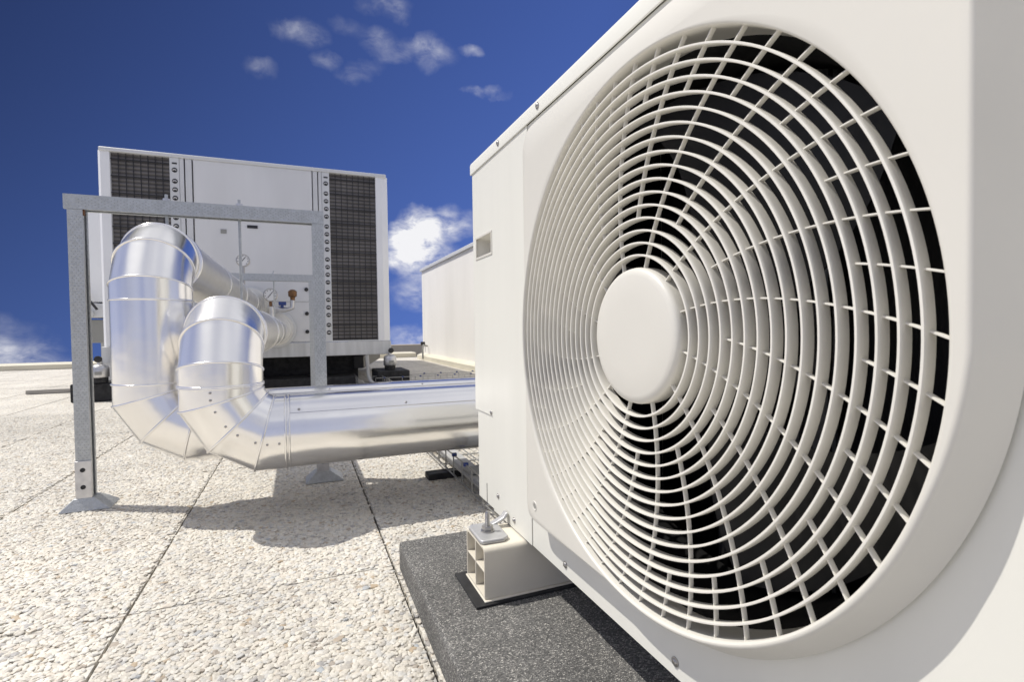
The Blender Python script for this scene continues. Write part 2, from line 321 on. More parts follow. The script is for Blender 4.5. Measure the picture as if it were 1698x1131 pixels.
# pebbles of the exposed aggregate, near the camera (too many to count)
sp = .0086; rows = []
ys = np.arange(.42, 4.3, sp*.866)
for k, y in enumerate(ys):
    xs = np.arange(-3.2, 1.25, sp)+(sp/2 if k % 2 else 0)
    # keep a generous fan in front of the camera
    ang = (xs > -.45-1.02*y) & (xs < .62+.34*y)
    xs = xs[ang]; rows.append(np.c_[xs, np.full(len(xs), y)])
P = np.concatenate(rows); P += rng.uniform(-.36, .36, P.shape)*sp
fx = (P[:, 0]-PX0) % PSX; fy = (P[:, 1]-PY0) % PSY
keep = (np.minimum(fx, PSX-fx) > .0070) & (np.minimum(fy, PSY-fy) > .0060)
keep &= ~((P[:, 0] > .20) & (P[:, 1] < 1.12))
P = P[keep]; n = len(P)
slab = rng.uniform(-.0012, .0012, n)
me = bpy.data.meshes.new('pebble_layer'); me.vertices.add(n)
co = np.c_[P, rng.uniform(-.0012, .0012, n)+.0005]; me.vertices.foreach_set('co', co.astype(np.float32).ravel())
def attr(nm, ty, arr, key):
    a = me.attributes.new(nm, ty, 'POINT'); a.data.foreach_set(key, arr.astype(np.float32).ravel())
sid = (np.floor((P[:, 0]-PX0)/PSX)*7+np.floor((P[:, 1]-PY0)/PSY)*13).astype(int) % 11
attr('tone', 'FLOAT', np.array([1.0, .94, 1.03, .97, 1.05, .92, 1.0, .96, 1.04, .93, .99])[sid], 'value')
attr('tint', 'FLOAT', rng.uniform(0, 1, n), 'value')
sz = rng.lognormal(0, .20, n); attr('psize', 'FLOAT_VECTOR', np.c_[sz*rng.uniform(.0056, .0076, n), sz*rng.uniform(.0043, .0056, n), rng.uniform(.0025, .0034, n)], 'vector')
attr('prot', 'FLOAT_VECTOR', np.c_[rng.normal(0, .14, n), rng.normal(0, .14, n), rng.uniform(0, 2*PI, n)], 'vector')
pe = bpy.data.objects.new('pebble_aggregate', me); S.collection.objects.link(pe); me.materials.append(M['pebble'])
tag(pe, 'cream and grey pebbles set in the paving slabs', 'pebbles', kind='stuff')
ng = bpy.data.node_groups.new('pebble_scatter', 'GeometryNodeTree')
ng.interface.new_socket('Geometry', in_out='INPUT', socket_type='NodeSocketGeometry'); ng.interface.new_socket('Geometry', in_out='OUTPUT', socket_type='NodeSocketGeometry')
gi = ng.nodes.new('NodeGroupInput'); go = ng.nodes.new('NodeGroupOutput')
m2p = ng.nodes.new('GeometryNodeMeshToPoints'); ng.links.new(gi.outputs[0], m2p.inputs['Mesh'])
ico = ng.nodes.new('GeometryNodeMeshIcoSphere'); ico.inputs['Radius'].default_value = 1; ico.inputs['Subdivisions'].default_value = 3
nz = ng.nodes.new('ShaderNodeTexNoise'); nz.inputs['Scale'].default_value = 1.1
pos = ng.nodes.new('GeometryNodeInputPosition'); ng.links.new(pos.outputs[0], nz.inputs['Vector'])
v1 = ng.nodes.new('ShaderNodeVectorMath'); v1.operation = 'SUBTRACT'; v1.inputs[1].default_value = (.5, .5, .5); ng.links.new(nz.outputs['Color'], v1.inputs[0])
v2 = ng.nodes.new('ShaderNodeVectorMath'); v2.operation = 'SCALE'; v2.inputs['Scale'].default_value = 1.1; ng.links.new(v1.outputs[0], v2.inputs[0])
spn = ng.nodes.new('GeometryNodeSetPosition'); ng.links.new(ico.outputs['Mesh'], spn.inputs['Geometry']); ng.links.new(v2.outputs[0], spn.inputs['Offset'])
ssm = ng.nodes.new('GeometryNodeSetShadeSmooth'); ng.links.new(spn.outputs[0], ssm.inputs[0])
smt = ng.nodes.new('GeometryNodeSetMaterial'); smt.inputs['Material'].default_value = M['pebble']; ng.links.new(ssm.outputs[0], smt.inputs['Geometry'])
iop = ng.nodes.new('GeometryNodeInstanceOnPoints'); ng.links.new(m2p.outputs[0], iop.inputs['Points']); ng.links.new(smt.outputs[0], iop.inputs['Instance'])
def named(nm):
    q = ng.nodes.new('GeometryNodeInputNamedAttribute'); q.data_type = 'FLOAT_VECTOR'; q.inputs['Name'].default_value = nm; return q.outputs[0]
e2r = ng.nodes.new('FunctionNodeEulerToRotation'); ng.links.new(named('prot'), e2r.inputs[0]); ng.links.new(e2r.outputs[0], iop.inputs['Rotation'])
ng.links.new(named('psize'), iop.inputs['Scale']); ng.links.new(iop.outputs[0], go.inputs[0])
md = pe.modifiers.new('scatter', 'NODES'); md.node_group = ng

k = MB().prism([(9.83, 0), (9.83, .075), (9.87, .09), (10.3, .09), (10.34, 0)], 'x', -13, 2.05).build('roof_kerb', 'curb', smooth=0)
tag(k, 'low cream roof edge kerb running behind the paving and the chiller', 'kerb')
k = MB().box((.6, 12.2, -2.5), (5.5, 12.6, .17)).build('roof_kerb', 'curb2', smooth=0, bevel=.01)
tag(k, 'taller tan kerb behind the low cream one, between chiller and white wall', 'kerb')

# ================================================================ NEAR AIR CONDITIONER
XM, XP = .360, .330
CY, CZ, RO, RH = .462, .5265, .292, .0735
ac = thing('air_conditioner', 'large cream outdoor air conditioner unit with round fan grille in the right foreground', 'air conditioner', (.52, .5, .174))
ZB, ZT = .1637, .8765
NT = 288
th = sorted([2*PI*i/NT-PI for i in range(NT)]+[a0+d for a0 in (math.atan2(-.2915, -.2845), math.atan2(.2935, -.2845), math.atan2(.3455, -.2875)) for d in (-.05, -.035, -.022, -.012, -.005, 0, .005, .012, .022, .035, .05)]); NT = len(th)
def pt(r, t, x): return (x, CY-r*math.cos(t), CZ+r*math.sin(t))
def arc_r(t, cy, cz, R):      # distance from (CY,CZ) along t to the circle (cy,cz,R)
    dy, dz = -math.cos(t), math.sin(t); oy, oz = CY-cy, CZ-cz
    b = oy*dy+oz*dz; c = oy*oy+oz*oz-R*R
    return -b+math.sqrt(b*b-c)
def sup(t, a, b, n=9): return ((abs(math.cos(t))/a)**n+(abs(math.sin(t))/b)**n)**(-1/n)
def sm(a, b, x): x = max(0, min(1, (x-a)/(b-a))); return x*x*(3-2*x)
def pod_front(t):      # outline of the flat front face of the plastic surround
    if 0 <= t <= PI/2: r = sup(t, .3015, .2935, 14)
    elif -PI/2 < t < 0: r = arc_r(t, .470, .545, .3105)
    else: r = sup(t, .2845, .2935 if t > 0 else .2915, 30)
    return max(r, RO+.0045)
def pod_base(t):       # outline where its edge meets the sheet metal behind
    if 0 <= t <= PI/2: r = sup(t, .3165, .3265, 14)
    elif -PI/2 < t < 0: r = arc_r(t, .482, .5456, .337)-.0113*max(0, 1-(t+PI/2)/.5)**2
    elif t > 0: r = sup(t, .2875, .3265, 30)
    else: r = sup(t, .2875, .2945, 30)
    return max(r, pod_front(t)+.0028)
def pod_mid(t):      # the face leans back a little above the opening
    if 0 <= t <= PI/2: return max(sup(t, .3015, .3225, 14), pod_front(t))
    return max(sup(t, .2845, .3225, 30), pod_front(t)) if t > 0 else pod_front(t)
def lean(t): return .0048*max(0, min(1, (pod_mid(t)*math.sin(t)-.2935)/.029))
rings = []
def ring(fr, x): rings.append([pt(fr(t), t, x) for t in th])
RB = .0055
ring(lambda t: RO-.0005, .372); ring(lambda t: RO, .345); ring(lambda t: RO, XP+.0028); ring(lambda t: RO+.0008, XP+.0008); ring(lambda t: RO+.0022, XP)
for q in (.1, .3, .5, .7, .9): ring(lambda t: RO+.0022+(pod_front(t)-.0015-RO-.0022)*q, XP)
for a in range(0, 76, 15):
    an = math.radians(a)
    def rr_(t):
        k_ = min(1, (pod_base(t)-pod_mid(t))/.012)
        return pod_mid(t)-.0015+.9*RB*math.sin(an)*max(.35, k_)*.8
    rings.append([pt(rr_(t), t, XP+lean(t)+RB*(1-math.cos(an))) for t in th])
ring(pod_base, XM-.0042); ring(lambda t: pod_base(t)-.0004, XM-.0034); ring(lambda t: pod_base(t)-.004, XM-.0030); ring(lambda t: pod_base(t)-.004, XM+.0005)
mb = MB(); vs = [p for g_ in rings for p in g_]; fs = []
for i in range(len(rings)-1):
    for j in range(NT): fs.append((i*NT+j, i*NT+(j+1) % NT, (i+1)*NT+(j+1) % NT, (i+1)*NT+j))
mb.add(vs, fs); mb.build('grille_surround', 'plastic', ac, smooth=50)

# grille rings: thin blades, rounded front edge
gr = MB(); rr = []
step = (RO-RH)/17
for k in range(1, 17):
    r = RH+step*k; x0 = XP+.0015; w = .00112
    prof = [(r-w*.55, x0+.0122), (r-w, x0+.0035), (r-w, x0+.0007), (r-w*.7, x0+.0001), (r, x0), (r+w*.7, x0+.0001), (r+w, x0+.0007), (r+w, x0+.0035), (r+w*.55, x0+.0122)]
    n = 200; vs = [(x, CY-q*math.cos(2*PI*j/n), CZ+q*math.sin(2*PI*j/n)) for (q, x) in prof for j in range(n)]; m_ = len(prof)
    fs = [(i*n+j, i*n+(j+1) % n, ((i+1) % m_)*n+(j+1) % n, ((i+1) % m_)*n+j) for i in range(m_) for j in range(n)]
    MB().add(vs, fs).build('grille_ring', 'grille', ac, smooth=45)
def swirl(r): return math.radians(-86*(r-.075)-22*max(0, .1-r)*0)
def spoke(a0, r0, r1):
    n = max(2, int((r1-r0)/.004)); pts = []
    for i in range(n+1):
        r = r0+(r1-r0)*i/n; t = math.radians(a0)+swirl(r); pts.append(pt(r, t, XP+.0088))
    vs = []; fs = []
    hw, hd = .00082, .0024
    for i, p in enumerate(pts):
        p = Vector(p); q = Vector(pts[min(i+1, n)])-Vector(pts[max(i-1, 0)]); q.normalize(); s_ = Vector((1, 0, 0)).cross(q).normalized()
        for (a, b) in ((-1, -.6), (-.6, -1), (.6, -1), (1, -.6), (.8, 1), (-.8, 1)): vs.append(p+s_*hw*a+Vector((hd*b, 0, 0)))
    for i in range(n):
        for j in range(6): fs.append((i*6+j, i*6+(j+1) % 6, (i+1)*6+(j+1) % 6, (i+1)*6+j))
    fs += [tuple(range(6)), tuple(range(n*6, n*6+6))]
    return MB().add(vs, fs)
for k in range(48):
    a = 18.7+7.5*k
    r0 = RH-.002 if k % 4 == 0 else (RH+step*4 if k % 2 == 0 else RH+step*13)
    spoke(a, r0, RO+.001).build('grille_spoke', 'grille', ac, smooth=45)
mb = MB(); mb.lathe([(0.0001, -.0022), (RH*.55, -.0020), (RH*.88, -.0012), (RH*.95, .0000), (RH*.985, .0022), (RH, .006), (RH, .02), (RH*.9, .02)], (XP, CY, CZ), (1, 0, 0), 96)
mb.build('hub_cap', 'plastic', ac, smooth=60)
# front sheet with the round hole, then the service panel at the far end
def rect_r(t, y0, y1, z0, z1):
    c, s = math.cos(t), math.sin(t); v = []
    if c > 1e-6: v.append((CY-y0)/c)
    if c < -1e-6: v.append((CY-y1)/c)
    if s > 1e-6: v.append((z1-CZ)/s)
    if s < -1e-6: v.append((z0-CZ)/s)
    return min(v)
YS = .790; Y0 = .006
cor = sorted([math.atan2(z-CZ, CY-y) for y in (Y0, YS) for z in (ZB, ZT)]+th)
n = len(cor); mb = MB(); vs = []
for fr, x in ((lambda t: .297, .41), (lambda t: .297, XM), (lambda t: rect_r(t, Y0, YS, ZB, ZT), XM), (lambda t: rect_r(t, Y0, YS, ZB, ZT), XM+.012)):
    vs += [pt(fr(t), t, x) for t in cor]
mb.add(vs, [(i*n+j, i*n+(j+1) % n, (i+1)*n+(j+1) % n, (i+1)*n+j) for i in range(3) for j in range(n)])
mb.build('front_panel', 'paint', ac, smooth=30)
# service panel: frame around the handle pocket
HY0, HY1, HZ0, HZ1 = .968, 1.0655, .6873, .7323
YE = 1.086
mb = MB()
def frame_faces(mb, x, y0, y1, z0, z1, hy0, hy1, hz0, hz1):
    o = [(x, y0, z0), (x, y1, z0), (x, y1, z1), (x, y0, z1)]; h = [(x, hy0, hz0), (x, hy1, hz0), (x, hy1, hz1), (x, hy0, hz1)]
    mb.add(o+h, [(0, 1, 5, 4), (1, 2, 6, 5), (2, 3, 7, 6), (3, 0, 4, 7)])
ZS = .358
YN = .9765
frame_faces(mb, XM-.0015, YN, YE, ZS, ZT, HY0, HY1, HZ0, HZ1) if False else None
xf = XM-.0015
def quad(y0, y1, z0, z1): mb.add([(xf, y0, z0), (xf, y1, z0), (xf, y1, z1), (xf, y0, z1)], [(0, 1, 2, 3)])
quad(YS+.0015, HY0, ZB, ZS); quad(YS+.0015, HY0, ZS, HZ0); quad(YS+.0015, HY0, HZ0, HZ1); quad(YS+.0015, HY0, HZ1, ZT)
quad(HY0, YN, ZB, ZS); quad(HY0, YN, ZS, HZ0); quad(YN, HY1, ZS, HZ0); quad(HY0, HY1, HZ1, ZT); quad(HY1, YE, ZS, HZ0); quad(HY1, YE, HZ0, HZ1); quad(HY1, YE, HZ1, ZT)
mb.add([(xf, YN, ZB), (xf, YN, ZS), (xf+.008, YN, ZS), (xf+.008, YN, ZB), (xf, YE, ZS), (xf+.008, YE, ZS)], [(0, 1, 2, 3), (1, 4, 5, 2)])
mb.add([(xf, YS+.0015, ZB), (xf, YS+.0015, ZT), (xf+.01, YS+.0015, ZT), (xf+.01, YS+.0015, ZB)], [(0, 1, 2, 3)])
mb.add([(XM-.0015, YE, ZS), (XM-.0005, YE+.004, ZS), (XM+.004, YE+.006, ZS), (XM+.34, YE+.006, ZS), (XM-.0015, YE, ZT), (XM-.0005, YE+.004, ZT), (XM+.004, YE+.006, ZT), (XM+.34, YE+.006, ZT)],
       [(0, 1, 5, 4), (1, 2, 6, 5), (2, 3, 7, 6)])
mb.build('service_panel', 'paint', ac, smooth=50)
# lower service panel, slightly inset
mb = MB(); mb.box((XM+.0006, YN+.0012, ZB), (XM+.010, YE-.008, ZS+.004)); mb.box((XM+.0125, YE-.018, ZB), (XM+.33, YE-.009, ZS+.004)); mb.build('lower_panel', 'paint', ac, bevel=.002)
mb = MB(); mb.box((XM-.0002, 1.023, ZB-.0004), (XM+.004, 1.0242, .207)); mb.build('panel_seam', 'dark', ac, smooth=0)
# handle pocket with a raised rim
hp = MB(); x = XM-.0015; d = .030; b_ = .006
o = [(x, HY0, HZ0), (x, HY1, HZ0), (x, HY1, HZ1), (x, HY0, HZ1)]; h = [(x+d, HY0+b_, HZ0+b_), (x+d, HY1-b_, HZ0+b_), (x+d, HY1-b_, HZ1-b_), (x+d, HY0+b_, HZ1-b_)]
hp.add(o+h, [(0, 1, 5, 4), (1, 2, 6, 5), (2, 3, 7, 6), (3, 0, 4, 7), (4, 5, 6, 7)])
def rim(mb, y0, y1, z0, z1, w, t, x):
    mb.box((x-t, y0-w, z0-w), (x+.001, y1+w, z0)); mb.box((x-t, y0-w, z1), (x+.001, y1+w, z1+w)); mb.box((x-t, y0-w, z0), (x+.001, y0, z1)); mb.box((x-t, y1, z0), (x+.001, y1+w, z1))
rim(hp, HY0+.003, HY1-.003, HZ0+.003, HZ1-.003, .005, .0016, x)
hp.build('handle_pocket', 'plastic', ac, bevel=.0008)
# lid with a lip hanging over the front
mb = MB(); XL = XM-.0042
prof = [(XL, ZT-.0005), (XL, .8965), (XL+.002, .9012), (XL+.006, .9042), (.70, .9042), (.706, .898), (.706, ZT-.0005), (.70, ZT-.0005), (.70, .894), (XL+.0025, .894), (XL+.0025, ZT-.0005)]
n = len(prof); vs = []
for y in (Y0-.008, YE+.0085): vs += [(p[0], y, p[1]) for p in prof]
mb.add(vs, [(i, (i+1) % n, n+(i+1) % n, n+i) for i in range(n)]+[tuple(range(n)), tuple(range(n, 2*n))])
mb.box((XL+.0035, YE+.0055, ZT-.0005), (.699, YE+.0083, .9035)); mb.box((XL+.0035, Y0-.0078, ZT-.0005), (.699, Y0-.0045, .9035))
mb.build('top_cover', 'paint', ac, bevel=.0025)
# rest of the casing: near end, back with coil, floor
mb = MB(); mb.box((XM+.013, Y0, ZB), (.70, Y0+.002, ZT)); mb.box((XM+.013, Y0+.003, ZB), (.70, YE-.02, ZB+.002)); mb.box((.66, YS, ZB+.004), (.70, YE-.02, ZT)); mb.build('casing', 'paint', ac, smooth=0)
mb = MB(); mb.box((.63, Y0+.005, ZB+.005), (.66, YS-.005, ZT-.005)); mb.build('rear_coil', 'fins', ac, smooth=0)
mb = MB(); mb.box((.42, YS-.006, ZB+.005), (.628, YS-.004, ZT-.005)); mb.box((.415, Y0+.006, ZB+.004), (.628, YS-.007, ZB+.007)); mb.box((.415, Y0+.006, ZT-.007), (.628, YS-.007, ZT-.004)); mb.box((.415, Y0+.004, ZB+.005), (.628, Y0+.006, ZT-.005)); mb.build('inner_wall', 'inner', ac, smooth=0)
mb = MB()
n = 96; pr = [(.2965, .409), (.2965, .3725), (.291, .3735), (.284, .385), (.281, .40), (.281, .47), (.283, .47), (.283, .40), (.2865, .386)]
vs = [(x, CY-q*math.cos(2*PI*j/n), CZ+q*math.sin(2*PI*j/n)) for (q, x) in pr for j in range(n)]
mb.add(vs, [(i*n+j, i*n+(j+1) % n, (i+1)*n+(j+1) % n, (i+1)*n+j) for i in range(len(pr)-1) for j in range(n)]); mb.build('fan_shroud', 'inner', ac, smooth=50)
fan = MB(); fan.lathe([(.0001, 0), (.05, .002), (.058, .01), (.06, .02), (.06, .075), (.05, .08)], (.375, CY, CZ), (1, 0, 0), 40)
fo = fan.build('fan', 'blade', ac, smooth=50)
for k in range(3):
    mb = MB(); vs = []; fs = []; nr, na = 14, 14
    for side in (0, 1):
        for i in range(nr+1):
            r = .055+(.272-.055)*i/nr
            for j in range(na+1):
                u = j/na; sw = .55*(r/.27)**1.5
                t = 2*PI*k/3+.72+sw+(u-.5)*(.85+.3*r/.27); xx = .392+.075*(1-u)*(.55+.45*(1-r/.27))+.012*math.sin(PI*u)+side*.0025
                vs.append(pt(r, t, xx))
    q = (nr+1)*(na+1)
    for side in (0, 1):
        for i in range(nr):
            for j in range(na):
                a = side*q+i*(na+1)+j; fs.append((a, a+1, a+na+2, a+na+1))
    for j in range(na): fs.append((nr*(na+1)+j, nr*(na+1)+j+1, q+nr*(na+1)+j+1, q+nr*(na+1)+j))
    for i in range(nr):
        fs.append((i*(na+1), (i+1)*(na+1), q+(i+1)*(na+1), q+i*(na+1))); fs.append((i*(na+1)+na, (i+1)*(na+1)+na, q+(i+1)*(na+1)+na, q+i*(na+1)+na))
    mb.add(vs, fs); bo = mb.build('fan_blade', 'blade', None, smooth=50); bo.parent = fo
    bo.matrix_parent_inverse = Matrix()
# motor bracket struts behind the fan
mb = MB(); mb.box((.50, CY-.05, ZB+.006), (.515, CY-.035, ZT-.008)); mb.box((.50, CY+.035, ZB+.006), (.515, CY+.05, ZT-.008)); mb.lathe([(.045, 0), (.045, .07)], (.47, CY, CZ), (1, 0, 0), 24); mb.build('motor_bracket', 'fins', ac)
# thin vertical refrigerant pipes and wires glimpsed through the near side of the grille
mb = MB(); mb.box((.600, .435, ZB+.01), (.603, .455, ZT-.01)); mb.tube([(.60, .475, ZB+.01), (.60, .475, ZT-.01)], .005, 8); mb.tube([(.60, .425, ZB+.01), (.60, .425, ZT-.01)], .0035, 8); mb.build('inner_pipe', 'strip', ac)
def screw(c, d, r, parent, m='screw', name='screw'):
    """a pan-head screw with a cross recess and a thin washer"""
    c = Vector(c); d = Vector(d).normalized(); mb = MB()
    mb.lathe([(r*1.25, -.0006), (r*1.25, .0006), (r*.98, .0008), (r*.92, r*.35), (r*.6, r*.55), (r*.12, r*.6)], c, d, 16)
    a = d.orthogonal().normalized(); b = d.cross(a)
    for u, v in ((a, b), (b, a)):
        p = c+d*r*.6
        mb.add([p+u*r*.55+v*r*.1, p+u*r*.55-v*r*.1, p-u*r*.55-v*r*.1, p-u*r*.55+v*r*.1, *[q+d*.0003 for q in (p+u*r*.55+v*r*.1, p+u*r*.55-v*r*.1, p-u*r*.55-v*r*.1, p-u*r*.55+v*r*.1)]], [(0, 1, 2, 3), (4, 5, 6, 7), (0, 1, 5, 4), (1, 2, 6, 5), (2, 3, 7, 6), (3, 0, 4, 7)])
    return mb.build(name, m, parent, smooth=45)
for (y, z, xx) in ((.674, .1803, XM), (.984, .3640, XM-.0015), (.951, .2013, XM-.0015), (.869, .1806, XM-.0015), (.919, .8893, XL), (.743, .8893, XL), (.225, .1803, XM), (.43, .1803, XM)):
    screw((xx-.0005, y, z), (-1, 0, 0), .0042, ac)
# countersunk hole in the corner of the plastic surround
mb = MB(); mb.lathe([(.0078, 0), (.0070, -.0009), (.0052, -.0004), (.0045, .0012)], (XP+.0001, .7165, .2600), (1, 0, 0), 24); mb.build('screw_recess', 'plastic', ac)
MB().lathe([(.0043, 0), (.0043, .0004)], (XP-.0002, .7165, .2600), (1, 0, 0), 20).build('screw_hole', 'tag', ac)
# cast mounting bracket with bolt
mb = MB()
poly = [(.283, .831), (.322, .829), (.334, .838), (.336, .905), (.330, .911), (.287, .913), (.281, .905), (.280, .838)]
mb.prism(poly, 'z', .1615, .1690)
mb.prism([(.322, .1687), (.340, .1687), (.354, .178), (.357, .187), (.352, .187), (.346, .179), (.335, .174)], 'y', .893, .909)
mb.build('mounting_bracket', 'cast', ac, bevel=.0035, seg=3)
bolt = MB(); bolt.lathe([(.0125, 0), (.0125, .0022), (.0085, .0026)], (.306, .870, .1692), (0, 0, 1), 24)
bolt.lathe([(.0098, 0), (.0102, .001), (.0102, .007), (.0096, .0085)], (.306, .870, .1715), (0, 0, 1), 6)
th_ = [(.0045, 0)]
for i in range(13): th_ += [(.0045, .0075+i*.0019), (.0039, .0084+i*.0019)]
bolt.lathe(th_+[(.0034, .034), (.0012, .0345)], (.306, .870, .1710), (0, 0, 1), 14); bolt.build('anchor_bolt', 'screw', ac, smooth=30)

# ---- plastic mounting foot
ft = thing('mounting_foot', 'hollow cream plastic mounting foot under the corner of the fan unit', 'mounting foot', (.5, .868, .07))
F0, F1, FZ0, FZ1, FX0, FX1 = .817, .9175, .0735, .1612, .281, .80
mb = MB(); tk = .0032; yc = .868; zc = .119
# outer skin as a thick rounded shell
def shell(y0, y1, z0, z1, r, n=6):
    P = []
    for (cy, cz, a0) in ((y0+r, z1-r, 180), (y1-r, z1-r, 90)):
        for i in range(n+1):
            a = math.radians(a0-90*i/n); P.append((cy+r*math.cos(a), cz+r*math.sin(a)))
    P = [(y0, z0)]+P+[(y1, z0)]
    return P
A_ = shell(F0, F1, FZ0, FZ1, .010); B_ = shell(F0+tk, F1-tk, FZ0+tk, FZ1-tk, .007)
n = len(A_); vs = [(FX0, *p) for p in A_]+[(FX0, *p) for p in B_]+[(FX1, *p) for p in A_]+[(FX1, *p) for p in B_]
fs = []
for i in range(n):
    j = (i+1) % n; fs += [(i, j, n+j, n+i), (2*n+i, 2*n+j, j, i), (n+i, n+j, 3*n+j, 3*n+i), (3*n+i, 3*n+j, 2*n+j, 2*n+i)]
mb.add(vs, fs); mb.build('foot_shell', 'foot', ft, smooth=40)
mb = MB(); mb.box((FX0+.0004, yc-.0016, FZ0+tk+.0002), (FX1-.002, yc+.0016, FZ1-tk-.0002)); mb.build('foot_web', 'foot', ft, bevel=.0006)
mb = MB(); mb.box((FX0+.0008, F0+tk+.0002, zc-.0015), (FX1-.002, yc-.0018, zc+.0015)); mb.box((FX0+.0008, yc+.0018, zc-.0015), (FX1-.002, F1-tk-.0002, zc+.0015)); mb.build('foot_shelf', 'foot', ft, bevel=.0006)
mb = MB(); mb.box((FX0-.002, F0-.006, .0703), (FX1, F1+.004, .0732)); mb.build('foot_flange', 'foot', ft, bevel=.001)
o = MB().box((.262, .806, .0655), (.82, .938, .0700)).build('rubber_strip', 'rubber', bevel=.001); tag(o, 'thin black rubber strip lying under the cream mounting foot', 'rubber strip')
# ---- dark granular pad
pd = MB(); pd.prism([(.184, -.5), (.95, -.5), (.95, 1.142), (.192, 1.142)], 'z', .0008, .0652)
o = pd.build('rubber_pad', 'pad', bevel=.007, seg=3); tag(o, 'thick dark grey granular rubber pad under the fan unit', 'pad')

# ================================================================ PIPES
def frame_perp(d, ref):
    d = d.normalized(); v = ref.normalized(); u = v.cross(d).normalized(); return u, v
def miter_ring(P, din, dout, R, ref, n):
    """the ellipse where a pipe going din meets one going dout"""
    din = din.normalized(); dout = dout.normalized(); nn = (din+dout).normalized(); u, v = frame_perp(din, ref)
    out = []
    for j in range(n):
        a = 2*PI*j/n; q = P+R*(math.cos(a)*u+math.sin(a)*v); s_ = (P-q).dot(nn)/din.dot(nn); out.append(q+din*s_)
    return out
NP = 72
def seg_mesh(r0, r1, thick=0):
    mb = MB(); k = 10; vs = []
    for i in range(k+1): vs += [a.lerp(b, i/k) for a, b in zip(r0, r1)]
    n = len(r0); mb.add(vs, [(i*n+j, i*n+(j+1) % n, (i+1)*n+(j+1) % n, (i+1)*n+j) for i in range(k) for j in range(n)]); return mb
def bead(ring_, name, parent, r=.0030, m='clad'):
    mb = MB(); mb.tube(ring_, r, 8, closed=True); return mb.build(name, m, parent, smooth=60)
def arc_joints(c, e0, e1, rho):
    """polyline for a 90 degree elbow: from direction +e0*rho offset.. joints at 15, 45, 75 degrees"""
    k = rho/math.cos(math.radians(15)); out = []
    for a in (15, 45, 75):
        t = math.radians(a); out.append(c+k*(math.cos(t)*e0+math.sin(t)*e1))
    return out
RHO, RP = .138, .1
X_, Y_, Z_ = Vector((1, 0, 0)), Vector((0, 1, 0)), Vector((0, 0, 1))
